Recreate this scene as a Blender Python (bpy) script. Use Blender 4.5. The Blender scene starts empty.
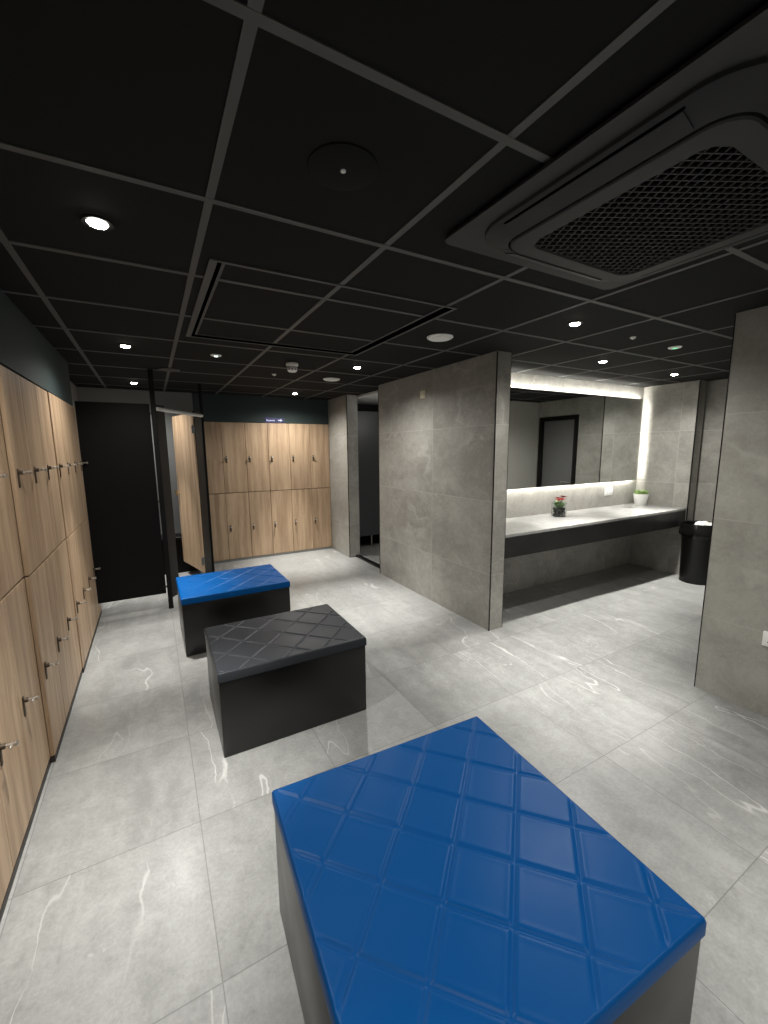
import bpy, bmesh, math, random
from mathutils import Vector, Matrix, noise
random.seed(7)
PI = math.pi
S = bpy.context.scene
COL = S.collection
CEIL = 2.2645
EYE = 1.5242

# ------------------------------------------------------------------ materials
class NT:
    def __init__(s, name):
        s.m = bpy.data.materials.new(name); s.m.use_nodes = True
        s.t = s.m.node_tree; s.b = s.t.nodes['Principled BSDF']; s.tc = None
    def n(s, typ, **kw):
        nd = s.t.nodes.new(typ)
        for k, v in kw.items():
            if isinstance(v, tuple) and k.startswith('i_'): nd.inputs[k[2:]].default_value = v
            else: setattr(nd, k, v)
        return nd
    def l(s, a, b): s.t.links.new(a, b)
    def coord(s, out='Object'):
        if not s.tc: s.tc = s.n('ShaderNodeTexCoord')
        return s.tc.outputs[out]
    def val(s, x, node, i):
        if isinstance(x, (int, float)): node.inputs[i].default_value = x
        elif isinstance(x, (tuple, list)): node.inputs[i].default_value = x
        else: s.l(x, node.inputs[i])
    def math(s, op, a, b=0.0, c=0.0, clamp=False):
        nd = s.n('ShaderNodeMath', operation=op); nd.use_clamp = clamp
        s.val(a, nd, 0); s.val(b, nd, 1)
        if op in ('MULTIPLY_ADD', 'COMPARE', 'SMOOTH_MIN', 'WRAP'): s.val(c, nd, 2)
        return nd.outputs[0]
    def vmath(s, op, a, b=(0, 0, 0)):
        nd = s.n('ShaderNodeVectorMath', operation=op); s.val(a, nd, 0); s.val(b, nd, 1)
        return nd.outputs[0]
    def mapr(s, x, a, b, c=0.0, d=1.0, smooth=True):
        nd = s.n('ShaderNodeMapRange'); nd.interpolation_type = 'SMOOTHSTEP' if smooth else 'LINEAR'
        s.val(x, nd, 0)
        for i, v in enumerate((a, b, c, d)): s.val(v, nd, i+1)
        return nd.outputs[0]
    def mix(s, f, a, b):
        nd = s.n('ShaderNodeMix', data_type='RGBA')
        s.val(f, nd, 0); s.val(a, nd, 6); s.val(b, nd, 7)
        return nd.outputs[2]
    def noise(s, vec, scale, detail=4, rough=.55, w=None, dist=0.0):
        nd = s.n('ShaderNodeTexNoise')
        if w is not None:
            nd.noise_dimensions = '4D'; s.val(w, nd, 'W') if False else s.l(w, nd.inputs['W'])
        s.l(vec, nd.inputs['Vector']); nd.inputs['Scale'].default_value = scale
        nd.inputs['Detail'].default_value = detail; nd.inputs['Roughness'].default_value = rough
        nd.inputs['Distortion'].default_value = dist
        return nd.outputs[0]
    def set(s, **kw):
        for k, v in kw.items(): s.val(v, s.b, k.replace('_', ' '))
        return s
    def bump(s, h, strength=.3, dist=.002):
        nd = s.n('ShaderNodeBump'); nd.inputs['Strength'].default_value = strength
        nd.inputs['Distance'].default_value = dist; s.l(h, nd.inputs['Height'])
        s.l(nd.outputs[0], s.b.inputs['Normal'])

def C(r, g, b): return (r, g, b, 1)
def srgb(r, g, b):
    f = lambda c: (c/255/12.92 if c/255 <= .04045 else ((c/255+.055)/1.055)**2.4)
    return (f(r), f(g), f(b), 1)
def plain(name, col, rough=.5, metal=0.0, spec=.5, **kw):
    m = NT(name); m.set(Base_Color=col, Roughness=rough, Metallic=metal)
    m.b.inputs['Specular IOR Level'].default_value = spec
    for k, v in kw.items(): m.set(**{k: v})
    return m.m
def emit(name, col, strength):
    m = NT(name); m.set(Base_Color=C(.0, .0, .0))
    m.b.inputs['Emission Color'].default_value = col; m.b.inputs['Emission Strength'].default_value = strength
    return m.m

def stone(name, base, light, dark, vein, rough, tile, joint, jcol, vein_amt=.6, bumpy=0, cloud=1.0, cov=2.2, veinw=.012, spec=.5, jmix=.75, clamt=2.0, wamt=.45, stretch=(1.7, .45, 1.1)):
    """marbled stone tile; tile = (axis widths, offsets) giving joints on world axes (0 = none)"""
    m = NT(name); P = m.coord('Object')
    sx = m.n('ShaderNodeSeparateXYZ'); m.l(P, sx.inputs[0])
    idx = None; jm = None
    for ax, (w, off) in enumerate(tile):
        if not w: continue
        q = m.math('DIVIDE', m.math('SUBTRACT', sx.outputs[ax], off), w)
        fl = m.math('FLOOR', q); fr = m.math('FRACT', q)
        d = m.math('MULTIPLY', m.math('MINIMUM', fr, m.math('SUBTRACT', 1.0, fr)), w)
        j = m.mapr(d, joint*.5, joint*.5+.0012, 1.0, 0.0)
        jm = j if jm is None else m.math('MAXIMUM', jm, j)
        t = m.math('MULTIPLY', fl, (3.17, 7.31, 5.83)[ax])
        idx = t if idx is None else m.math('ADD', idx, t)
    wn = m.n('ShaderNodeTexWhiteNoise', noise_dimensions='1D')
    if idx is None: wn.inputs['W'].default_value = 1.0
    else: m.l(idx, wn.inputs['W'])
    w = m.math('MULTIPLY', wn.outputs[0], 20.0)
    warp = m.n('ShaderNodeTexNoise'); warp.noise_dimensions = '4D'; m.l(P, warp.inputs['Vector']); m.l(w, warp.inputs['W'])
    warp.inputs['Scale'].default_value = 2.0; warp.inputs['Detail'].default_value = 5
    P2 = m.vmath('ADD', P, m.vmath('MULTIPLY', m.vmath('SUBTRACT', warp.outputs['Color'], (.5, .5, .5)), (wamt, wamt, wamt)))
    # stretch along a diagonal so veins run in long strokes
    mp = m.n('ShaderNodeMapping'); m.l(P2, mp.inputs[0])
    mp.inputs['Rotation'].default_value = (.5, .6, .75); mp.inputs['Scale'].default_value = stretch
    a = m.noise(mp.outputs[0], 1.3, 3, .5, w)
    v1 = m.mapr(m.math('ABSOLUTE', m.math('SUBTRACT', a, .5)), 0.0, veinw, 1.0, 0.0)
    b = m.noise(P2, 2.6, 4, .6, w)
    v2 = m.mapr(m.math('ABSOLUTE', m.math('SUBTRACT', b, .47)), 0.0, veinw*.7, 1.0, 0.0)
    msk = m.noise(P, cov, 2, .5, w)
    v1 = m.math('MULTIPLY', v1, m.mapr(msk, .44, .62))
    v2 = m.math('MULTIPLY', v2, m.mapr(msk, .5, .68, 0.0, .7))
    vv = m.math('MULTIPLY', m.math('MAXIMUM', v1, v2), vein_amt)
    cl = m.noise(P2, 3.5, 6, .62, w)
    fine = m.noise(P, 70, 5, .78)
    mott = m.noise(P2, 17, 5, .68, w)
    mps = m.n('ShaderNodeMapping'); m.l(P2, mps.inputs[0])
    mps.inputs['Rotation'].default_value = (.5, .6, .75); mps.inputs['Scale'].default_value = (9, 1.1, 5)
    strk = m.noise(mps.outputs[0], 1.0, 5, .6, w)
    k = m.math('ADD', m.math('MULTIPLY', m.math('SUBTRACT', cl, .5), clamt*cloud), m.math('MULTIPLY', m.math('SUBTRACT', fine, .5), 1.7))
    k = m.math('ADD', k, m.math('MULTIPLY', m.math('SUBTRACT', mott, .5), 1.5*cloud))
    k = m.math('ADD', k, m.math('MULTIPLY', m.math('SUBTRACT', strk, .5), 1.3*cloud))
    k = m.math('ADD', k, m.math('MULTIPLY', m.math('SUBTRACT', wn.outputs[0], .5), .35))
    col = m.mix(m.math('ADD', k, .5, clamp=True), dark, light)
    col = m.mix(.28, col, base)
    col = m.mix(vv, col, vein)
    if jm is not None: col = m.mix(m.math('MULTIPLY', jm, jmix), col, jcol)
    m.set(Base_Color=col)
    r = m.mapr(cl, .3, .7, rough-.06, rough+.06)
    m.l(r, m.b.inputs['Roughness'])
    m.b.inputs['Specular IOR Level'].default_value = spec
    if bumpy: m.bump(fine, bumpy, .001)
    return m.m

def wood(name, c1, c2, c3, rough=.45):
    m = NT(name); P = m.coord('Object'); oi = m.n('ShaderNodeObjectInfo')
    off = m.n('ShaderNodeCombineXYZ'); r = m.math('MULTIPLY', oi.outputs['Random'], 37.0)
    for i in range(3): m.l(r, off.inputs[i])
    Q = m.vmath('ADD', P, off.outputs[0])
    wv = m.noise(Q, 2.2, 3, .5)
    wv2 = m.vmath('ADD', Q, m.vmath('MULTIPLY', m.vmath('SUBTRACT', m.t.nodes[-1].outputs['Color'], (.5, .5, .5)), (.05, .05, 0)))
    mp = m.n('ShaderNodeMapping'); m.l(wv2, mp.inputs[0]); mp.inputs['Scale'].default_value = (16, 16, .8)
    g = m.noise(mp.outputs[0], 1.0, 6, .6)
    mp2 = m.n('ShaderNodeMapping'); m.l(wv2, mp2.inputs[0]); mp2.inputs['Scale'].default_value = (90, 90, 3)
    f = m.noise(mp2.outputs[0], 1.0, 5, .7)
    mp3 = m.n('ShaderNodeMapping'); m.l(wv2, mp3.inputs[0]); mp3.inputs['Scale'].default_value = (6, 6, .5)
    br = m.noise(mp3.outputs[0], 1.0, 2, .5)
    k = m.math('ADD', m.math('MULTIPLY', g, .75), m.math('MULTIPLY', f, .25))
    col = m.mix(m.mapr(k, .36, .62), c1, c2)
    col = m.mix(m.mapr(br, .45, .7, 0.0, .32), col, c3)
    m.set(Base_Color=col, Roughness=rough); m.bump(f, .12, .001)
    return m.m

M = {}
M['floor'] = stone('floor_stone', C(.262, .266, .256), C(.34, .345, .333), C(.18, .184, .175), C(.60, .60, .58), .34,
                   ((.6, .060), (.605, .485), (0, 0)), .0024, C(.10, .10, .095), .62, 0, 1.1, 1.7, .0052, jmix=.6, clamt=1.15, wamt=.26, stretch=(2.3, .32, 1.2))
WT = ((0, 0), (0, 0), (.613, .485))
sw = dict(base=C(.315, .307, .277), light=C(.41, .40, .365), dark=C(.225, .218, .194), vein=C(.50, .49, .45), rough=.42,
          joint=.004, jcol=C(.43, .42, .39), vein_amt=.42, cloud=1.0, veinw=.016)
M['stone_block'] = stone('block_stone', tile=((0, 0), (1.085, 3.28), (.613, .485)), **sw)
M['stone'] = stone('wall_stone', tile=((1.2, .35), (1.2, 2.6), (.613, .485)), **sw)
sw2 = dict(sw); sw2.update(base=C(.33, .325, .29), light=C(.40, .395, .352), dark=C(.26, .255, .226))
M['stone_near'] = stone('near_wall_stone', tile=((1.2, .35), (1.2, -.03), (.613, .485)), **sw2)
M['counter'] = stone('counter_stone', C(.34, .34, .33), C(.42, .42, .40), C(.26, .26, .25), C(.55, .55, .53), .2,
                     ((0, 0), (0, 0), (0, 0)), .002, C(.3, .3, .3), .4, 0, 1.0)
M['apron'] = stone('black_stone', C(.007, .007, .007), C(.016, .016, .016), C(.003, .003, .003), C(.05, .05, .05), .4,
                   ((0, 0), (0, 0), (0, 0)), .002, C(.01, .01, .01), .35, 0, 1.4)
M['plinth_stone'] = plain('plinth_stone', C(.17, .17, .16), .5)
M['wood'] = wood('oak_far', C(.29, .192, .115), C(.48, .345, .222), C(.35, .238, .149))
M['edge'] = plain('door_edge', C(.20, .13, .075), .5)
M['carcass'] = plain('carcass_dark', C(.15, .092, .058), .55)
M['kick'] = plain('kick_dark', C(.018, .012, .010), .5)
M['tile_black'] = plain('ceiling_tile', C(.0112, .0112, .0108), .9, spec=.15)
M['tbar'] = plain('ceiling_bar', C(.066, .066, .064), .6)
M['black'] = plain('black_satin', C(.003, .003, .003), .5, spec=.2)
M['panel'] = plain('panel_black', C(.0030, .0030, .0030), .5, spec=.15)
M['pilaster'] = plain('pilaster_dark', C(.010, .0085, .0075), .45, spec=.3)
M['green_wall'] = plain('dark_green_paint', C(.029, .043, .041), .7, spec=.3)
M['steel'] = plain('brushed_steel', C(.62, .60, .57), .28, 1.0)
M['dark_steel'] = plain('dark_steel', C(.10, .078, .058), .45, .8)
M['alu'] = plain('white_aluminium', C(.62, .62, .60), .4)
M['white'] = plain('white_plastic', C(.84, .84, .81), .45)
M['offwhite'] = plain('cream_plastic', C(.80, .77, .60), .6)
M['grey_panel'] = plain('grey_laminate', C(.065, .068, .072), .4)
M['cub_wall'] = plain('cubicle_grey', C(.20, .205, .205), .6)
M['white_paint'] = plain('white_paint', C(.66, .66, .64), .8)
M['ac'] = plain('ac_plastic', C(.027, .027, .0265), .55, spec=.3)
M['ac_dark'] = plain('ac_shadow', C(.0008, .0008, .0008), .9, spec=0.0)  # near-black that paints in the shade of slots, gaps and intake
M['ac_mesh'] = plain('ac_mesh', C(.0065, .0065, .0063), .6)
M['mirror'] = plain('mirror_glass', C(.80, .82, .80), .015, 1.0)
M['mirror_edge'] = plain('mirror_back', C(.2, .2, .2), .6)
M['led'] = emit('led_strip', C(1.0, .97, .90), 120)
M['led_low'] = emit('led_strip_dim', C(1.0, .97, .90), 68)
M['led_side'] = emit('led_strip_side', C(1.0, .97, .90), 60)
M['lens'] = emit('lamp_lens', C(1.0, .95, .84), 60)
M['green_led'] = emit('green_led', C(.35, 1.0, .55), 1.2)
M['pale_led'] = emit('pale_led', C(.85, 1.0, .95), 3.0)
M['trim_black'] = plain('trim_black', C(.012, .012, .012), .35, .6)
M['alu_dark'] = plain('trim_alu', C(.30, .30, .29), .35, .9)
M['door_grey'] = plain('door_grey', C(.15, .15, .152), .45)
M['bin'] = plain('bin_black', C(.005, .005, .005), .32, spec=.35)
M['bag'] = plain('bag_black', C(.004, .004, .004), .25, spec=.4)
M['paper'] = plain('tissue', C(.8, .8, .78), .9)
M['soil'] = plain('dark_pebbles', C(.03, .027, .028), .6)
M['leaf'] = plain('leaf_green', C(.12, .28, .06), .5)
M['leaf2'] = plain('leaf_bright', C(.23, .36, .10), .5)
M['red'] = plain('petal_red', C(.55, .02, .02), .5)
M['red2'] = plain('petal_dark', C(.26, .02, .025), .5)
M['stem'] = plain('stem', C(.30, .26, .16), .6)
M['sign_blue'] = emit('sign_face', C(.035, .035, .20), .55)
M['sign_white'] = emit('sign_letters', C(.75, .78, 1.0), 1.5)
g = NT('vase_glass'); g.set(Base_Color=C(.93, .97, .95), Roughness=.02); g.b.inputs['Transmission Weight'].default_value = 1.0
g.b.inputs['IOR'].default_value = 1.45; M['glass'] = g.m

def leather(name, col, rough, spec=.5):
    m = NT(name); P = m.coord('Object')
    f = m.noise(P, 260, 3, .6); b = m.noise(P, 3, 3, .5)
    m.set(Base_Color=col); m.l(m.mapr(b, .3, .7, rough-.04, rough+.05), m.b.inputs['Roughness'])
    m.b.inputs['Specular IOR Level'].default_value = spec
    m.bump(f, .10, .0008)
    return m.m
M['blue'] = leather('blue_vinyl', C(.0002, .068, .245), .40, .14)
M['grey_vinyl'] = leather('charcoal_vinyl', C(.028, .032, .037), .42, .18)
M['pouf_body'] = leather('black_vinyl', C(.0035, .0034, .0032), .33, .55)

# ------------------------------------------------------------------ mesh helpers
def new_obj(name, mesh, parent=None):
    o = bpy.data.objects.new(name, mesh); COL.objects.link(o)
    if parent: o.parent = parent
    return o
class MB:
    def __init__(s): s.b = bmesh.new(); s.mi = 0
    def _mark(s, faces):
        for f in faces: f.material_index = s.mi
    def box(s, lo, hi, bev=0.0, seg=2):
        lo = Vector(lo); hi = Vector(hi)
        r = bmesh.ops.create_cube(s.b, size=1.0)
        vs = r['verts']
        for v in vs: v.co = Vector([(lo[i]+hi[i])/2 + v.co[i]*(hi[i]-lo[i]) for i in range(3)])
        fs = {f for v in vs for f in v.link_faces}; s._mark(fs)
        if bev:
            es = list({e for v in vs for e in v.link_edges})
            r = bmesh.ops.bevel(s.b, geom=es, offset=bev, segments=seg, affect='EDGES', profile=.5)
            s._mark(r['faces'])
        return s
    def prism(s, pts, z0, z1, axis='z'):
        f = {'z': lambda p, h: (p[0], p[1], h), 'y': lambda p, h: (p[0], h, p[1]), 'x': lambda p, h: (h, p[0], p[1])}[axis]
        a = [s.b.verts.new(f(p, z0)) for p in pts]; c = [s.b.verts.new(f(p, z1)) for p in pts]
        n = len(pts); fs = [s.b.faces.new(a[::-1]), s.b.faces.new(c)]
        for i in range(n): fs.append(s.b.faces.new((a[i], a[(i+1) % n], c[(i+1) % n], c[i])))
        s._mark(fs); return s
    def ring(s, outer, inner, z0, z1):
        """frame between two outlines of equal point count"""
        n = len(outer); V = lambda P, z: [s.b.verts.new((p[0], p[1], z)) for p in P]
        o0, o1, i0, i1 = V(outer, z0), V(outer, z1), V(inner, z0), V(inner, z1); fs = []
        for k in range(n):
            j = (k+1) % n
            fs += [s.b.faces.new((o0[k], o0[j], o1[j], o1[k])), s.b.faces.new((i0[j], i0[k], i1[k], i1[j])),
                   s.b.faces.new((o0[j], o0[k], i0[k], i0[j])), s.b.faces.new((o1[k], o1[j], i1[j], i1[k]))]
        s._mark(fs); return s
    def lathe(s, prof, c=(0, 0, 0), n=32, cap=True, axis='z'):
        f = {'z': lambda r, a, h: (c[0]+r*math.cos(a), c[1]+r*math.sin(a), c[2]+h),
             'y': lambda r, a, h: (c[0]+r*math.cos(a), c[1]-h, c[2]+r*math.sin(a)),
             'x': lambda r, a, h: (c[0]+h, c[1]+r*math.cos(a), c[2]+r*math.sin(a))}[axis]
        rows = [[s.b.verts.new(f(r, 2*PI*k/n, h)) for k in range(n)] for r, h in prof]; fs = []
        for a, b2 in zip(rows, rows[1:]):
            for k in range(n): fs.append(s.b.faces.new((a[k], a[(k+1) % n], b2[(k+1) % n], b2[k])))
        if cap:
            fs += [s.b.faces.new(rows[0][::-1]), s.b.faces.new(rows[-1])]
        s._mark(fs); return s
    def tube(s, p, q, r, n=12, r2=None):
        p = Vector(p); q = Vector(q); d = (q-p).normalized(); r2 = r if r2 is None else r2
        u = d.orthogonal().normalized(); v = d.cross(u)
        A = [s.b.verts.new(p+(u*math.cos(2*PI*k/n)+v*math.sin(2*PI*k/n))*r) for k in range(n)]
        B = [s.b.verts.new(q+(u*math.cos(2*PI*k/n)+v*math.sin(2*PI*k/n))*r2) for k in range(n)]
        fs = [s.b.faces.new(A[::-1]), s.b.faces.new(B)]
        for k in range(n): fs.append(s.b.faces.new((A[k], A[(k+1) % n], B[(k+1) % n], B[k])))
        s._mark(fs); return s
    def quad(s, *pts):
        f = s.b.faces.new([s.b.verts.new(p) for p in pts]); s._mark([f]); return s
    def mesh(s, name, mats, smooth=None):
        bmesh.ops.recalc_face_normals(s.b, faces=s.b.faces)
        me = bpy.data.meshes.new(name); s.b.to_mesh(me); s.b.free()
        for m in (mats if isinstance(mats, (list, tuple)) else [mats]): me.materials.append(m)
        if smooth:
            me.shade_smooth()
            try: me.set_sharp_from_angle(angle=math.radians(smooth))
            except Exception: pass
        return me
    def obj(s, name, mats, parent=None, smooth=None): return new_obj(name, s.mesh(name, mats, smooth), parent)

def rrect(cx, cy, w, d, r, n=8):
    P = []
    for sx, sy, a0 in ((1, 1, 0), (-1, 1, PI/2), (-1, -1, PI), (1, -1, 1.5*PI)):
        for k in range(n+1):
            a = a0 + PI/2*k/n
            P.append((cx+sx*(w/2-r)+r*math.cos(a), cy+sy*(d/2-r)+r*math.sin(a)))
    return P
def tag(o, label, cat, group=None):
    o['label'] = label; o['category'] = cat
    if group: o['group'] = group
    return o
def thing(name, label, cat, loc=(0, 0, 0), rz=0.0, group=None):
    o = new_obj(name, None); o.location = loc; o.rotation_euler = (0, 0, rz); o.empty_display_size = .1
    return tag(o, label, cat, group)
def struct(o): o['kind'] = 'structure'; return o
def lamp(name, loc, energy, parent=None, kind='SPOT', cone=100, blend=.9, col=(1, .972, .925), size=.03):
    L = bpy.data.lights.new(name, kind); L.energy = energy; L.color = col
    if kind == 'SPOT': L.spot_size = math.radians(cone); L.spot_blend = blend; L.shadow_soft_size = size
    if kind == 'POINT': L.shadow_soft_size = size
    o = bpy.data.objects.new(name, L); COL.objects.link(o); o.location = loc
    if parent: o.parent = parent
    return o

# ------------------------------------------------------------------ the room
XL, XR, YB, YF = -1.02, 5.65, -1.5, 5.95
struct(MB().box((XL-.1, YB-.1, -.12), (XR+.1, YF+.1, 0)).obj('floor', M['floor']))
ceiling = struct(MB().box((XL-.1, YB-.1, CEIL), (XR+.1, YF+.1, CEIL+.1)).obj('ceiling', M['tile_black']))
gb = MB()
TB = .012
xs = [.2145+.6*k for k in range(-2, 10)]; ys = [.829+.6*k for k in range(-3, 9)]
for x in xs:
    if XL < x < XR: gb.box((x-TB, YB, CEIL-.003), (x+TB, YF, CEIL+.001))
for y in ys: gb.box((XL, y-TB, CEIL-.0036), (XR, y+TB, CEIL+.001))
gb.obj('ceiling_grid', M['tbar'], ceiling)

LKX = -.534
# wall behind and above the long locker run, plus the cubicle's side wall
struct(MB().box((XL-.1, YB, 0), (XL, 4.66, CEIL)).obj('wall_left', M['green_wall']))
struct(MB().box((XL, YB, 1.915), (LKX, 4.40, CEIL)).obj('wall_left_upper', M['green_wall']))
struct(MB().box((XL-.1, 4.66, 0), (-.665, YF, CEIL)).obj('wall_cubicle', M['cub_wall']))
struct(MB().box((XL-.1, YF, 0), (.535, YF+.1, CEIL)).obj('wall_cubicle_back', M['cub_wall']))
struct(MB().box((.535, 6.40, 0), (2.379, 6.50, CEIL)).obj('wall_back', M['green_wall']))
struct(MB().box((.535, 5.93, 1.91), (2.379, 6.40, CEIL)).obj('wall_back_upper', M['green_wall']))
# stone partition with the black corner trim
BX0, BX1, BY0, BY1 = 2.379, 2.527, 2.45, 4.36
struct(MB().box((BX0, BY0, 0), (BX1, BY1, CEIL)).obj('wall_partition', M['stone_block']))
t = MB().box((BX0-.003, BY0-.003, 0), (BX0+.004, BY0+.005, CEIL-.004)).box((BX1-.001, BY0-.002, 0), (BX1+.002, BY0+.004, CEIL-.004))
t.box((BX0-.003, BY1-.006, 0), (BX0+.008, BY1+.004, CEIL-.004))
struct(t.obj('trim_1', M['trim_black']))
# jamb wall beside the far lockers
struct(MB().box((BX0, 5.26, 0), (2.54, YF+.1, CEIL)).obj('wall_jamb', M['stone']))
struct(MB().box((BX0-.003, 5.256, 0), (BX0+.005, 5.266, CEIL-.004)).obj('trim_2', M['trim_black']))
# shower room shell
struct(MB().box((2.527, YF, 0), (4.6, YF+.1, CEIL)).obj('wall_shower_back', M['black']))
struct(MB().box((4.5, 3.15, 0), (4.6, YF, CEIL)).obj('wall_shower_side', M['stone']))
struct(MB().box((BX1+.02, 3.17, CEIL-.030), (4.5, YF, CEIL-.004)).obj('ceiling_shower', M['white_paint']))
struct(MB().box((2.475, BY1+.004, 0), (2.53, 5.256, .024)).obj('trim_3', M['trim_black']))
# vanity alcove
struct(MB().box((BX1, 3.05, 0), (5.45, 3.15, CEIL)).obj('wall_vanity', M['stone']))
struct(MB().box((5.45, 2.44, 0), (5.60, 3.15, CEIL)).obj('wall_vanity_side', M['stone']))
struct(MB().box((5.446, 2.434, 0), (5.455, 2.446, CEIL-.004)).obj('trim_4', M['trim_black']))
# right-hand wall with its door
DY0, DY1, DH = 1.20, 1.92, 2.02
w = MB().box((XR, YB, 0), (XR+.1, DY0, CEIL)).box((XR, DY1, 0), (XR+.1, YF, CEIL)).box((XR, DY0, DH), (XR+.1, DY1, CEIL))
struct(w.obj('wall_right', M['stone']))
d = struct(MB().box((XR+.03, DY0+.07, .006), (XR+.07, DY1-.07, DH-.07)).obj('door_1', M['door_grey']))
MB().box((XR-.012, DY0, 0), (XR+.08, DY0+.068, DH)).box((XR-.012, DY1-.068, 0), (XR+.08, DY1, DH)).box((XR-.012, DY0+.068, DH-.068), (XR+.08, DY1-.068, DH)).obj('door_frame', M['trim_black'], d)
MB().tube((XR+.03, DY1-.12, 1.0), (XR-.03, DY1-.12, 1.0), .009).tube((XR-.03, DY1-.12, 1.0), (XR-.03, DY1-.24, 1.0), .009).obj('door_handle', M['steel'], d)
# near stone block
NX, NY = 2.934, 1.172
struct(MB().box((NX, YB, 0), (XR, NY, CEIL)).obj('wall_near', M['stone_near']))
struct(MB().box((NX-.002, NY-.003, 0), (NX+.004, NY+.002, CEIL-.004)).obj('trim_5', M['trim_black']))
struct(MB().box((XL-.1, YB-.1, 0), (NX, YB, CEIL)).obj('wall_front', M['stone']))

# ------------------------------------------------------------------ lockers
TOP, MID, LOW = 1.905, .957, .034
def door_mesh(w, z0, z1):
    m = MB(); m.box((.002, -.018, z0), (w-.002, 0, z1), .0016, 1)
    return m.mesh('door', [M['wood'], M['edge']])
def lock_mesh():
    m = MB()
    m.box((-.0095, -.005, -.062), (.0095, 0, .026), .003, 2)           # back plate
    m.lathe([(.010, 0), (.010, .012), (.008, .014)], (0, -.006, .008), 16, True, 'y')
    return m.mesh('lock', M['dark_steel'], 40)
def knob_mesh():
    m = MB()
    m.tube((0, -.018, .008), (0, -.046, .008), .0058, 12)
    m.lathe([(.0085, 0), (.0095, .002), (.0095, .009), (.007, .011)], (0, -.043, .008), 16, True, 'y')
    m.box((-.026, -.040, .0035), (.012, -.033, .0125), .002, 1)      # swivel hasp
    return m.mesh('knob', M['steel'], 40)
DM = {}; LOCK = lock_mesh(); KNOB = knob_mesh()
def locker_bank(ncol, w, loc, rz, label, group, kick, kickmat, depth=.455, side=True):
    t = thing('locker_bank', label, 'lockers', loc, rz, group)
    W = ncol*w
    c = MB().box((.002, .0015, LOW-.0045), (W-.002, depth, TOP))
    c.obj('carcass', M['carcass'], t)
    MB().box((.001, kick, .0), (W-.001, depth-.02, LOW-.005)).obj('plinth', kickmat, t)
    for k in range(ncol):
        for (z0, z1, zl) in ((LOW, MID-.0045, .484), (MID+.0045, TOP, 1.428)):
            key = (round(w, 4), z0)
            if key not in DM: DM[key] = door_mesh(w, z0, z1)
            d = new_obj('door', DM[key], t); d.location = (k*w, 0, 0)
            l = new_obj('lock', LOCK, d); l.location = (.045, -.018, zl)
            n = new_obj('knob', KNOB, d); n.location = (.045, -.018, zl)
    return t
G1 = 'oak locker banks along the long wall'; G2 = 'oak locker banks on the end wall'
locker_bank(3, .32, (LKX-.036, 1.46, 0), PI/2, 'oak locker bank cut by the picture edge beside the big square blue pouf', G1, -.018, M['kick'], .435)
locker_bank(3, .32, (LKX-.018, 2.42, 0), PI/2, 'second oak locker bank along the long wall, opposite the charcoal pouf', G1, -.018, M['kick'])
locker_bank(3, .32, (LKX-.011, 3.38, 0), PI/2, 'oak locker bank on the long wall just before the black cubicle panel', G1, -.018, M['kick'])
locker_bank(1, .30, (LKX-.011, 4.34, 0), PI/2, 'narrow sliver of oak locker tucked against the black cubicle panel', G1, -.018, M['kick'])
FW = .3055; FX1 = 2.374
locker_bank(3, FW, (FX1-6*FW, 5.936, 0), 0, 'oak locker bank on the end wall beside the open cubicle door', G2, -.016, M['plinth_stone'])
locker_bank(3, FW, (FX1-3*FW, 5.936, 0), 0, 'oak locker bank on the end wall against the stone jamb, below the blue sign', G2, -.016, M['plinth_stone'])

# ------------------------------------------------------------------ direction sign
sg = thing('direction_sign', 'small lit blue sign with white arrow above the end wall lockers', 'sign', (1.57, 5.93, 1.947))
MB().box((-.135, -.012, -.036), (.135, 0, .036), .002, 1).obj('sign_face', M['sign_blue'], sg)
cu = bpy.data.curves.new('lettering', 'FONT'); cu.body = 'Showers'; cu.size = .034; cu.extrude = .0008; cu.align_x = 'LEFT'; cu.align_y = 'CENTER'
tmp = bpy.data.objects.new('tmp_text', cu); COL.objects.link(tmp)
bpy.context.view_layer.update()
me = bpy.data.meshes.new_from_object(tmp.evaluated_get(bpy.context.evaluated_depsgraph_get()))
bpy.data.objects.remove(tmp); bpy.data.curves.remove(cu)
me.materials.clear(); me.materials.append(M['sign_white'])
lt = new_obj('lettering', me, sg); lt.location = (-.122, -.0135, -.004); lt.rotation_euler = (PI/2, 0, 0)
MB().prism([(.045, -.006), (.078, -.006), (.078, -.018), (.104, 0), (.078, .018), (.078, .006), (.045, .006)], -.0145, -.0122, 'y').obj('arrow', M['sign_white'], sg)

# ------------------------------------------------------------------ corner changing cubicle
cb = thing('changing_cubicle', 'black corner cubicle with its narrow oak door standing open', 'cubicle', (0, 0, 0))
A = Vector((.060, 4.42)); Bp = Vector((.535, 5.10)); dr = (Bp-A).normalized(); nr = Vector((dr.y, -dr.x))
PZ0, PZ1 = .16, 1.955
MB().box((-.522, 4.41, PZ0), (.030, 4.43, PZ1), .002, 1).obj('front_panel', M['panel'], cb)
MB().box((.040, 4.40, 0), (.082, 4.44, CEIL-.006), .003, 1).obj('post', M['black'], cb)
MB().box((Bp.x-.018, Bp.y-.018, 0), (Bp.x+.018, Bp.y+.018, CEIL-.006), .003, 1).obj('post', M['black'], cb)
def diag(u0, u1, th, z0, z1, name, mat):
    p = [A+dr*u0-nr*th/2, A+dr*u1-nr*th/2, A+dr*u1+nr*th/2, A+dr*u0+nr*th/2]
    return MB().prism([(q.x, q.y) for q in p], z0, z1).obj(name, mat, cb)
LAB = (Bp-A).length
diag(.027, .15, .018, PZ0-.06, PZ1, 'pilaster', M['pilaster'])
diag(LAB-.165, LAB-.024, .018, PZ0-.06, PZ1, 'pilaster', M['pilaster'])
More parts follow.
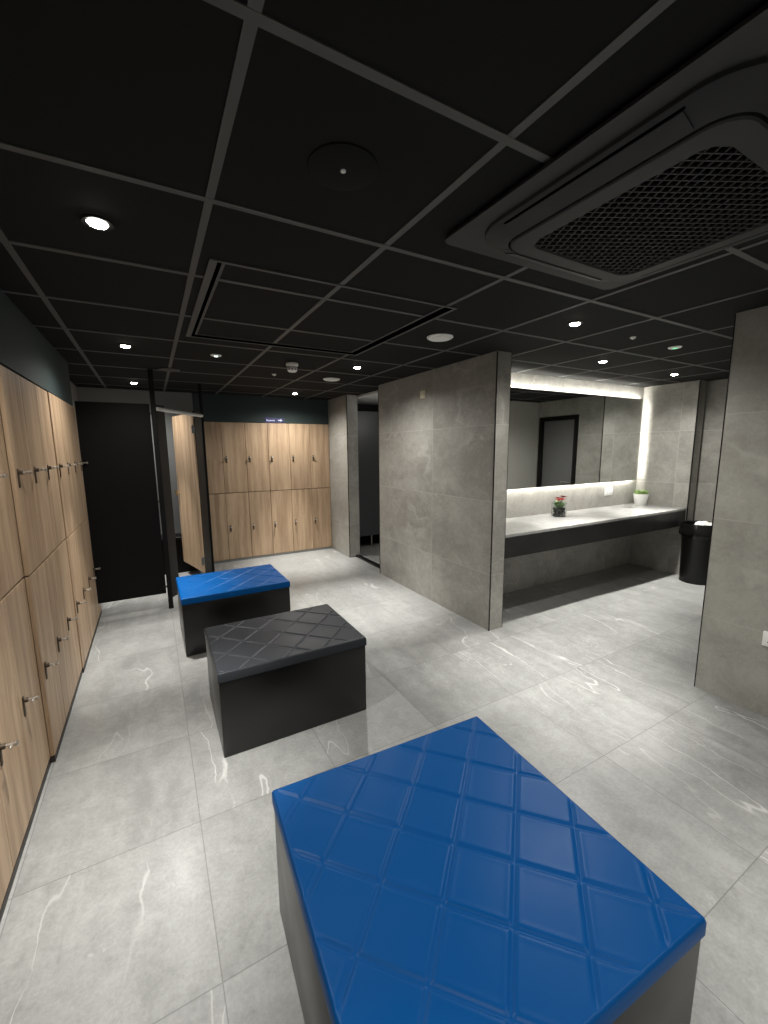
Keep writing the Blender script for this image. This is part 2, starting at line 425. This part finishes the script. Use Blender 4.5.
MB().box((Bp.x-.018, Bp.y+.02, PZ0), (Bp.x-.002, YF-.005, PZ1), .002, 1).obj('side_panel', M['panel'], cb)
rq = A+dr*.0+nr*.03; rb = Bp+nr*.03-dr*.05
MB().tube((rq.x+.005, rq.y, 1.912), (rb.x, rb.y, 1.912), .018, 16).obj('head_rail', M['alu'], cb, 40)
# spacer pins between panel and post, seen at the foot of the gap
for z in (.215, 1.05, 1.86): MB().box((.030, 4.412, z), (.041, 4.428, z+.02), .002, 1).obj('bracket', M['dark_steel'], cb)
MB().lathe([(.012, 0), (.012, .02), (.009, .024)], (.018, 4.41, .225), 14, True, 'y').obj('knob', M['black'], cb)
# open door leaf, hinged at the far pilaster
H = A+dr*(LAB-.18); E_ = Vector((.262, 5.64)); dv = (E_-H).normalized(); dn = Vector((dv.y, -dv.x))
p = [H+dv*.008, E_, E_+dn*.02, H+dv*.008+dn*.02]
dl = MB().prism([(q.x, q.y) for q in p], PZ0, PZ1-.02).obj('door', M['wood'], cb)
for z in (.30, 1.76):
    q = H+dv*.012-dn*.004
    MB().box((q.x-.014, q.y-.018, z-.045), (q.x+.016, q.y+.010, z+.045), .003, 1).obj('hinge', M['alu_dark'], dl)
q = E_-dv*.05
m = MB()
for sgn in (-1, 1):
    a = q+dn*(.01+sgn*.01); b2 = q+dn*(.01+sgn*.045)
    m.tube((a.x, a.y, 1.03), (b2.x, b2.y, 1.03), .008); m.tube((b2.x, b2.y, 1.0), (b2.x, b2.y, 1.06), .012)
m.obj('knob', plain('brass', C(.55, .42, .2), .3, 1.0), dl, 40)
# bench inside the cubicle
bn = MB().box((-.62, 5.70, 0), (.46, 5.92, .43)).obj('bench', M['panel'], cb)
MB().box((-.64, 5.64, .43), (.48, 5.93, .47), .004, 1).obj('seat', M['panel'], bn)

# ------------------------------------------------------------------ shower partition in the doorway
sp = thing('shower_partition', 'grey shower partition on a steel foot through the doorway', 'partition', (2.545, 5.62, 0))
MB().box((.0, -.01, .205), (1.4, .01, 2.09), .002, 1).obj('panel', M['grey_panel'], sp)
MB().tube((.375, 0, 0), (.375, 0, .205), .013).lathe([(.028, 0), (.028, .008), (.013, .012)], (.375, 0, 0), 18).obj('foot', M['steel'], sp, 40)

# ------------------------------------------------------------------ quilted poufs
def pouf(label, loc, rz, w, d, lid_mat, h=.455):
    t = thing('storage_pouf', label, 'pouf', loc, rz, 'quilted storage poufs')
    LB = h-.048; ins = .007
    ins = .004
    b = MB().box((-w/2+ins, -d/2+ins, .0), (w/2-ins, d/2-ins, LB-.002), .004, 2)
    b.obj('body', M['pouf_body'], t, 40)
    NX_, NY_ = int(w/.0042), int(d/.0042); R = .007; SP = .225*math.sqrt(.5)  # line spacing measured across
    bm = bmesh.new(); rows = []
    def hgt(x, y):
        z = h
        g = 1e9
        for q in (x+y, x-y):
            q /= math.sqrt(2); f = q/SP; k = abs(f-round(f))*SP; g = min(g, k)
        z -= .0050*math.exp(-(g/.0050)**2)-.0006*math.exp(-((g-.013)/.006)**2)
        ex = min(w/2-abs(x), d/2-abs(y))
        fade = min(1, max(0, (ex-.004)/.02)); z = h + (z-h)*fade
        # soft edge roll
        for e in (w/2-abs(x), d/2-abs(y)):
            if e < R: z -= R-math.sqrt(max(0, R*R-(R-e)**2))
        return z
    def warp(i, n, L):
        u = -1+2*i/n; return L/2*math.copysign(1-(1-abs(u))**1.0, u)
    for j in range(NY_+1):
        y = warp(j, NY_, d); rows.append([bm.verts.new((warp(i, NX_, w), y, max(hgt(warp(i, NX_, w), y), LB+.01))) for i in range(NX_+1)])
    for j in range(NY_):
        for i in range(NX_): bm.faces.new((rows[j][i], rows[j][i+1], rows[j+1][i+1], rows[j+1][i]))
    rim = [rows[0][i] for i in range(NX_+1)]+[rows[j][NX_] for j in range(1, NY_+1)]+[rows[NY_][i] for i in range(NX_-1, -1, -1)]+[rows[j][0] for j in range(NY_-1, 0, -1)]
    low = [bm.verts.new((v.co.x, v.co.y, LB)) for v in rim]; n = len(rim)
    for k in range(n): bm.faces.new((rim[k], low[k], low[(k+1) % n], rim[(k+1) % n]))
    bm.faces.new(low)
    bmesh.ops.recalc_face_normals(bm, faces=bm.faces)
    me = bpy.data.meshes.new('lid'); bm.to_mesh(me); bm.free(); me.materials.append(lid_mat); me.shade_smooth()
    me.set_sharp_from_angle(angle=math.radians(60))
    o = new_obj('lid', me, t)
    return t
pouf('large square pouf with a blue quilted lid, closest to the camera', (.640, .768, 0), math.radians(-3), .822, .822, M['blue'])
pouf('charcoal quilted pouf standing between the two blue ones', (.602, 2.322, 0), math.radians(-.4), .805, .615, M['grey_vinyl'])
pouf('smaller blue quilted pouf beside the open cubicle door', (.516, 3.565, 0), math.radians(.4), .815, .62, M['blue'])

# ------------------------------------------------------------------ vanity
vc = thing('vanity_counter', 'long floating stone vanity counter with black front under the mirror', 'counter', (0, 0, 0))
CT = .81
MB().box((BX1+.0005, 2.452, CT-.025), (5.4495, 3.0495, CT), .0012, 1).obj('worktop', M['counter'], vc)
MB().box((BX1+.0005, 2.452, .606), (5.4495, 2.475, CT-.025)).obj('apron', M['apron'], vc)
mr = thing('wall_mirror', 'wide backlit mirror above the vanity counter', 'mirror', (0, 0, 0))
MX0, MX1, MZ0, MZ1 = BX1+.012, 5.365, 1.115, 2.112
MB().box((MX0, 3.0, MZ0), (MX1, 3.006, MZ1)).obj('glass', M['mirror'], mr)
MB().box((MX0+.05, 3.006, MZ0+.05), (MX1-.05, 3.049, MZ1-.05)).obj('backing', M['mirror_edge'], mr)
for nm, lo, hi in (('led_strip', (MX0+.05, 3.012, MZ1-.030), (MX1-.022, 3.032, MZ1-.022)), ('led_strip', (MX0+.05, 3.012, MZ0+.022), (MX1-.022, 3.032, MZ0+.030)),
                   ('led_strip', (MX1-.030, 3.012, MZ0+.031), (MX1-.022, 3.032, MZ1-.031))):
    MB().box(lo, hi).obj(nm, M['led'] if lo[2] > 1.5 else M['led_low'] if hi[2] < 1.5 else M['led_side'], mr)
# wall sockets
def socket(label, loc, rz, w=.146, h=.086):
    t = thing('wall_socket', label, 'socket', loc, rz)
    m = MB().box((-w/2, -.010, -h/2), (w/2, 0, h/2), .004, 2); m.mi = 1
    for cx in ((-.035, .035) if w > .1 else (0,)):
        m.box((cx-.003, -.0112, .010), (cx+.003, -.0095, .020)).box((cx-.014, -.0112, -.018), (cx-.008, -.0095, -.012)).box((cx+.008, -.0112, -.018), (cx+.014, -.0095, -.012))
    m.obj('plate', [M['white'], M['kick']], t, 40)
    return t
socket('white double socket on the splashback, between vase and white pot', (4.86, 3.05, .995), 0, .15, .10)
socket('white socket low on the near stone wall at the picture edge', (NX, .800, .456), -PI/2)

# flower vase
vx, vy = 3.735, 2.87
vs = thing('flower_vase', 'glass vase of red flowers and dark pebbles on the counter', 'vase', (vx, vy, CT))
ro, ri = .075, .071
MB().lathe([(.064, 0), (ro, .012), (ro, .150), (ri, .150), (ri, .012), (.062, .006)], (0, 0, 0), 40).obj('glass', M['glass'], vs, 40)
pb = MB()
for k in range(210):
    a = random.random()*2*PI; r = .058*math.sqrt(random.random()); z = .014+.074*random.random(); s_ = .008+.005*random.random()
    mt = Matrix.Translation((r*math.cos(a), r*math.sin(a), z)) @ Matrix.Diagonal((s_, s_*.9, s_*.75, 1))
    bmesh.ops.create_icosphere(pb.b, subdivisions=1, radius=1, matrix=mt)
pb.obj('pebbles', M['soil'], vs, 60)
lf = MB()
def leaf(m, base, dirn, up, L, W):
    base = Vector(base); d = Vector(dirn).normalized(); u = Vector((0, 0, 1)); sd = d.cross(u).normalized(); P = []
    for k in range(6):
        f = k/5; c = base + d*L*f + u*up*(f-.55*f*f)*L; wv = W*math.sin(PI*min(.97, .08+f*.9))
        P.append((m.b.verts.new(c-sd*wv+u*.004), m.b.verts.new(c), m.b.verts.new(c+sd*wv+u*.004)))
    for a, b2 in zip(P, P[1:]):
        m.b.faces.new((a[0], a[1], b2[1], b2[0])); m.b.faces.new((a[1], a[2], b2[2], b2[1]))
for k in range(46):
    a = k*2.4; leaf(lf, (.034*math.cos(a*1.7), .034*math.sin(a*1.7), .086+.0012*k), (math.cos(a), math.sin(a), 0), 1.1, .033, .015)
lf.obj('leaves', M['leaf'], vs, 60)
def flower(c, r, mat, tilt, ang):
    fl = MB(); c = Vector(c)
    for ring, (np_, ra, up) in enumerate(((5, 1.0, .25), (5, .72, .8), (4, .42, 1.5))):
        for k in range(np_):
            a = 2*PI*k/np_+ring*.6; leaf(fl, c, (math.cos(a)+tilt*math.cos(ang), math.sin(a)+tilt*math.sin(ang), .15), up, r*ra, r*.42)
    f = fl.obj('flower', mat, vs, 60)
    MB().tube((c.x*.3, c.y*.3, .07), c, .003, 8).obj('stem', M['stem'], f)
flower((-.045, -.028, .172), .038, M['red'], .2, PI)
flower((-.012, -.040, .178), .034, M['red'], .2, -1)
flower((.040, -.010, .196), .040, M['red2'], .5, 0)
flower((.010, .030, .182), .034, M['red2'], .3, 1)
# white pot
pt = thing('potted_plant', 'white pot of short green grass at the counter corner', 'plant', (5.34, 2.92, CT))
MB().lathe([(.062, 0), (.065, .004), (.084, .132), (.084, .138), (.078, .138), (.076, .120), (0.02, .118)], (0, 0, 0), 40).obj('pot', M['white'], pt, 40)
gr = MB()
for k in range(220):
    a = random.random()*2*PI; r = .072*math.sqrt(random.random()); b0 = Vector((r*math.cos(a), r*math.sin(a), .118))
    L = .045+.04*random.random(); ln = Vector((math.cos(a), math.sin(a), 0))*(r/.085*.45+.1)+Vector((random.uniform(-.3, .3), random.uniform(-.3, .3), 0))
    sd = Vector((-math.sin(a+k), math.cos(a+k), 0))*.004
    p1 = b0+Vector((ln.x*.3, ln.y*.3, .6))*L; p2 = b0+Vector((ln.x, ln.y, .95))*L
    v = [gr.b.verts.new(q) for q in (b0-sd, b0+sd, p1+sd*.8, p1-sd*.8, p2)]
    gr.b.faces.new(v[:4]); gr.b.faces.new((v[3], v[2], v[4]))
gr.obj('grass_blades', M['leaf2'], pt)

# ------------------------------------------------------------------ bin
bnx, bny = 5.335, 2.24
bi = thing('waste_bin', 'black round waste bin with a folded black liner beside the vanity', 'bin', (bnx, bny, 0))
MB().lathe([(.150, 0), (.154, .010), (.150, .018), (.150, .024), (.168, .60), (.174, .61), (.174, .665), (.166, .665), (.160, .6), (.140, .03), (.05, .028)], (0, 0, 0), 48).obj('body', M['bin'], bi, 35)
lb = MB(); rows = []
prof = [(.150, .58), (.162, .672), (.178, .678), (.184, .64), (.190, .585), (.187, .545), (.176, .530)]
for (r, z) in prof:
    row = []
    for k in range(96):
        a = 2*PI*k/96; amp = .0 if z > .67 else .010*(.69-z)/.15
        rr = r + amp*(noise.noise(Vector((math.cos(a)*6, math.sin(a)*6, z*9)))+.4) + (.012*math.exp(-((a-3.3)/.18)**2) if z < .66 else 0)
        row.append(lb.b.verts.new((rr*math.cos(a), rr*math.sin(a), z+.010*noise.noise(Vector((math.cos(a)*4, math.sin(a)*4, 3)))*(z < .6))))
    rows.append(row)
for a, b2 in zip(rows, rows[1:]):
    for k in range(96): lb.b.faces.new((a[k], a[(k+1) % 96], b2[(k+1) % 96], b2[k]))
lb.obj('liner', M['bag'], bi, 60)
tp = MB(); bmesh.ops.create_icosphere(tp.b, subdivisions=4, radius=1)
for v in tp.b.verts:
    n3 = noise.noise(v.co*2.3)*.28+noise.noise(v.co*5.5)*.16
    v.co = v.co*(1+n3); v.co = Vector((v.co.x*.085, v.co.y*.085, v.co.z*.045))
t = tp.obj('crumpled_tissue', M['paper'], None, 30); t.location = (bnx+.005, bny-.03, .655)
tag(t, 'crumpled white tissue heaped in the mouth of the black bin', 'tissue')

# ------------------------------------------------------------------ wall plate on the stone partition
wp = thing('wall_plate', 'small cream plate stuck high on the stone partition', 'plate', (BX0, 3.445, 2.055), -PI/2)
MB().box((-.038, -.010, -.036), (.038, 0, .036), .004, 2).obj('cover', M['offwhite'], wp, 40)
MB().box((-.008, -.016, -.016), (.020, -.010, .012), .002, 1).obj('button', M['offwhite'], wp, 40)

# ------------------------------------------------------------------ ceiling fittings
RING = [(.030, -.0005), (.046, -.0005), (.047, -.004), (.044, -.0075), (.031, -.006), (.030, -.0005)]
ring_me = None; lens_me = None
POW = 34; WIDE = 2.0; NARROW = 9.5
def downlight(x, y, label, power=POW, cone=104):
    global ring_me, lens_me
    t = thing('downlight', label, 'ceiling light', (x, y, CEIL), 0, 'recessed ceiling downlights')
    if ring_me is None:
        ring_me = MB().lathe(RING, (0, 0, 0), 32, False).mesh('trim_ring', M['black'], 40)
        lens_me = MB().lathe([(.030, -.0006), (.030, -.004), (.026, -.010), (.016, -.0145), (.004, -.016)], (0, 0, 0), 24).mesh('lens', M['lens'], 60)
    new_obj('trim_ring', ring_me, t); new_obj('lens', lens_me, t)
    lamp('beam', (0, 0, -.052), power*WIDE, t, cone=160, blend=1.0)
    lamp('hot_beam', (0, 0, -.052), power*NARROW, t, cone=50, blend=1.0)
downlight(-.088, 1.731, 'glowing downlight over the long lockers, largest in view')
downlight(-.090, 3.540, 'glowing downlight over the long lockers, opposite the charcoal pouf')
downlight(-.090, 5.335, 'glowing downlight above the corner cubicle')
downlight(1.693, 3.498, 'glowing downlight over the aisle, just beyond the slot diffuser', POW*1.35)
downlight(1.711, 5.398, 'glowing downlight in front of the end wall lockers', POW*1.45)
downlight(2.284, 1.715, 'glowing downlight beyond the corner of the air conditioner', POW*1.2)
downlight(3.477, 2.312, 'glowing downlight in front of the mirror, over the red flowers', POW*1.2)
downlight(4.755, 2.369, 'glowing downlight in front of the mirror, over the white pot end', POW*1.2)
# lamps of the same rows behind and beside the viewpoint
for x, y in ((-.09, -.07), (1.72, -.10), (.80, -.9)):
    lamp('downlight_lamp', (x, y, CEIL-.05), POW*WIDE*.85, cone=160, blend=1.0)
    lamp('downlight_hot_lamp', (x, y, CEIL-.05), POW*NARROW*.7, cone=50, blend=1.0)

# slot diffuser
sd = thing('slot_diffuser', 'square black slot air diffuser framed in the ceiling grid', 'diffuser', (0, 0, CEIL))
x0, x1, y0, y1 = .262, 1.482, 1.828, 3.066
O = [(x0, y0), (x1, y0), (x1, y1), (x0, y1)]
def inset(P, l, r, b, t_): return [(x0+l, y0+b), (x1-r, y0+b), (x1-r, y1-t_), (x0+l, y1-t_)]
MB().ring(O, inset(O, .030, .016, .014, .014), -.0065, 0).obj('outer_frame', M['tbar'], sd)
MB().box((x0+.030, y0+.03, -.0045), (x0+.048, y1-.014, -.001)).box((x1-.075, y0+.014, -.0045), (x1-.016, y1-.014, -.001)).box((x0+.030, y1-.075, -.0047), (x1-.016, y1-.014, -.001)).obj('slot', M['ac_dark'], sd)  # solid black strips; the shade of recessed slots is put into their colour
MB().ring([(x0+.048, y0+.014), (x1-.075, y0+.014), (x1-.075, y1-.075), (x0+.048, y1-.075)], [(x0+.060, y0+.018), (x1-.087, y0+.018), (x1-.087, y1-.079), (x0+.060, y1-.079)], -.0062, 0).obj('inner_frame', M['tbar'], sd)

# ceiling cassette air conditioner
ac = thing('air_conditioner', 'dark ceiling cassette air conditioner with square mesh grille', 'air conditioner', (1.432, .797, CEIL))
MB().prism(rrect(0, 0, .90, .90, .03), -.0125, -.0045).obj('shadow_spacer', M['ac_dark'], ac)  # black spacer painting the shadow gap between ceiling and plate
MB().ring(rrect(0, 0, .954, .954, .035), rrect(0, 0, .80, .80, .13), -.021, -.012).obj('outer_plate', M['ac'], ac, 40)
def loft_ring(steps):
    o = MB(); R_ = [[o.b.verts.new((p[0], p[1], z)) for p in rrect(0, 0, w_, w_, r_)] for w_, r_, z in steps]
    n = len(R_[0])
    for a, b2 in zip(R_, R_[1:]+R_[:1]):
        for k in range(n): o.b.faces.new((a[k], a[(k+1) % n], b2[(k+1) % n], b2[k]))
    return o
loft_ring([(.83, .145, -.018), (.825, .143, -.030), (.815, .138, -.034), (.682, .082, -.060), (.682, .082, -.018)]).obj('air_ring', M['ac'], ac, 35)
sl = lambda y, off: (y, -.034-(.4075-y)*(.026/.0665)-off)
for k in range(4):
    f = MB().prism([sl(.349, -.002), sl(.349, .0035), sl(.395, .0035), sl(.395, -.002)], -.25, .25, 'x').obj('flap', M['ac'], ac); f.rotation_euler = (0, 0, k*PI/2)
    MB().prism([sl(.3955, -.002), sl(.3955, .0009), sl(.4005, .0009), sl(.4005, -.002)], -.255, .255, 'x').obj('flap_gap', M['ac_dark'], f)
loft_ring([(.670, .078, -.040), (.668, .077, -.062), (.660, .074, -.066), (.548, .055, -.069), (.540, .052, -.064), (.540, .052, -.040)]).obj('intake_frame', M['ac'], ac, 35)
MB().ring(rrect(0, 0, .690, .690, .083), rrect(0, 0, .660, .660, .074), -.044, -.040).obj('frame_gap', M['ac_dark'], ac)
MB().prism(rrect(0, 0, .55, .55, .05), -.045, -.041).obj('filter', M['ac_dark'], ac)  # flat black backing, its colour standing in for the unlit intake
gm = MB(); hs = .270
def clip(p, q):
    d = (q[0]-p[0], q[1]-p[1]); t0, t1 = 0, 1
    for i in (0, 1):
        for s_ in (-1, 1):
            den = s_*d[i]; num = hs-s_*p[i]
            if abs(den) < 1e-9:
                if num < 0: return None
            else:
                r = num/den
                if den > 0: t1 = min(t1, r)
                else: t0 = max(t0, r)
    return None if t0 >= t1-.02 else ((p[0]+d[0]*t0, p[1]+d[1]*t0), (p[0]+d[0]*t1, p[1]+d[1]*t1))
for k in range(-24, 25):
    for an in (math.radians(63), math.radians(-27+180*0)):
        n_ = (math.cos(an), math.sin(an)); u_ = (-n_[1], n_[0]); o_ = k*.0245
        c = clip((n_[0]*o_-u_[0], n_[1]*o_-u_[1]), (n_[0]*o_+u_[0], n_[1]*o_+u_[1]))
        if not c: continue
        (ax, ay), (bx, by) = c; hw = .0021
        gm.prism([(ax-n_[0]*hw, ay-n_[1]*hw), (bx-n_[0]*hw, by-n_[1]*hw), (bx+n_[0]*hw, by+n_[1]*hw), (ax+n_[0]*hw, ay+n_[1]*hw)], -.066 if an > 0 else -.0652, -.060)
gm.obj('grille', M['ac_mesh'], ac)

# flush black speaker with a small sensor in its middle, and a fainter one far off
def disc(name, label, cat, x, y, r, th, mat, group=None, dot=None, dotr=.006):
    t = thing(name, label, cat, (x, y, CEIL), 0, group)
    MB().lathe([(r, -.0005), (r, -th*.6), (r-.004, -th), (.3*r, -th-.0006)], (0, 0, 0), 48).obj('cover', mat, t, 40)
    if dot: MB().lathe([(dotr, -th), (dotr, -th-.004), (dotr*.5, -th-.006)], (0, 0, 0), 20).obj('indicator', dot, t, 40)
    return t
disc('ceiling_speaker', 'round black ceiling speaker with a bright centre dot, ahead of the air conditioner', 'speaker', .508, 1.112, .093, .006, M['tile_black'], 'round black ceiling speakers', M['white'], .007)
disc('ceiling_speaker', 'faint round black ceiling speaker above the corner cubicle front', 'speaker', .213, 4.342, .088, .010, M['ac'], 'round black ceiling speakers')
def pale_vent(x, y, label):
    t = thing('ceiling_valve', label, 'air valve', (x, y, CEIL), 0, 'round white ceiling air valves')
    MB().lathe([(.088, -.0005), (.088, -.004), (.076, -.012), (.066, -.010), (.064, -.0005)], (0, 0, 0), 48, False).obj('rim', M['white'], t, 40)
    MB().lathe([(.062, -.006), (.062, -.012), (.05, -.017), (.01, -.019)], (0, 0, 0), 48).obj('disc', M['white'], t, 40)
pale_vent(1.751, 2.340, 'round white air valve in the ceiling closest to the stone partition corner')
pale_vent(1.729, 4.192, 'round white air valve in the ceiling nearer the doorway')
disc('emergency_light', 'small pale ceiling emergency light between slot diffuser and cubicle', 'emergency light', .510, 3.564, .040, .008, M['white'], 'small emergency ceiling lights', M['pale_led'], .014)
disc('emergency_light', 'small green-tinted ceiling emergency light near the stone wall at the mirror side', 'emergency light', 3.491, 1.753, .044, .008, M['white'], 'small emergency ceiling lights', M['green_led'], .018)
disc('ceiling_sensor', 'tiny white ceiling sensor behind the smoke detector', 'sensor', 1.119, 4.171, .020, .012, M['white'], 'tiny white ceiling sensors', M['white'], .008)
disc('ceiling_sensor', 'tiny white ceiling sensor between the mirror lights and the green emergency light', 'sensor', 2.920, 1.736, .018, .010, M['white'], 'tiny white ceiling sensors', M['white'], .008)
sm = thing('smoke_detector', 'white smoke detector hanging under the dark ceiling beyond the slot diffuser', 'smoke detector', (1.125, 3.60, CEIL))
MB().lathe([(.050, -.0005), (.052, -.008), (.052, -.020), (.046, -.024), (.040, -.030)], (0, 0, 0), 40).obj('base', M['white'], sm, 40)
MB().lathe([(.040, -.029), (.044, -.034), (.044, -.044)], (0, 0, 0), 40).obj('collar', plain('detector_grey', C(.34, .34, .32), .5), sm, 40)
MB().lathe([(.044, -.0435), (.045, -.052), (.040, -.064), (.030, -.072), (.006, -.075)], (0, 0, 0), 40).obj('chamber', M['white'], sm, 40)
v = MB()
for k in range(10):
    a = 2*PI*k/10; cx, cy = .0425*math.cos(a), .0425*math.sin(a)
    v.lathe([(.0062, -.050), (.0062, -.060)], (cx, cy, 0), 10)
v.obj('vent_slot', M['kick'], sm)

# shower room lamp
lamp('shower_lamp', (3.2, 4.4, 1.95), 9, kind='POINT', size=.08)

# ------------------------------------------------------------------ camera
yaw, pit, roll, F = math.radians(29.2466), math.radians(-8.5885), math.radians(-.5239), 412.606
cy, sy, cp, sp_, cr, sr = math.cos(yaw), math.sin(yaw), math.cos(pit), math.sin(pit), math.cos(roll), math.sin(roll)
f = Vector((sy*cp, cy*cp, sp_)); r = Vector((cy, -sy, 0)); u = r.cross(f)
R = r*cr+u*sr; U = r*(-sr)+u*cr
cam = bpy.data.cameras.new('camera'); co = bpy.data.objects.new('camera', cam); COL.objects.link(co)
co.matrix_world = Matrix(((R.x, U.x, -f.x, 0), (R.y, U.y, -f.y, 0), (R.z, U.z, -f.z, EYE), (0, 0, 0, 1)))
cam.sensor_fit = 'HORIZONTAL'; cam.sensor_width = 36; cam.lens = F/768*36; cam.clip_start = .02; cam.clip_end = 60
S.camera = co
W = bpy.data.worlds.new('world'); S.world = W; W.use_nodes = True
W.node_tree.nodes['Background'].inputs[0].default_value = (0, 0, 0, 1); W.node_tree.nodes['Background'].inputs[1].default_value = 0
vsn = S.view_settings; vsn.view_transform = 'Standard'; vsn.look = 'None'; vsn.gamma = 1; vsn.exposure = -0.27
try: vsn.use_curve_mapping = False
except Exception: pass
S.cycles.use_denoising = True
S.cycles.max_bounces = 10; S.cycles.diffuse_bounces = 6; S.cycles.glossy_bounces = 5
S.cycles.sample_clamp_indirect = 4
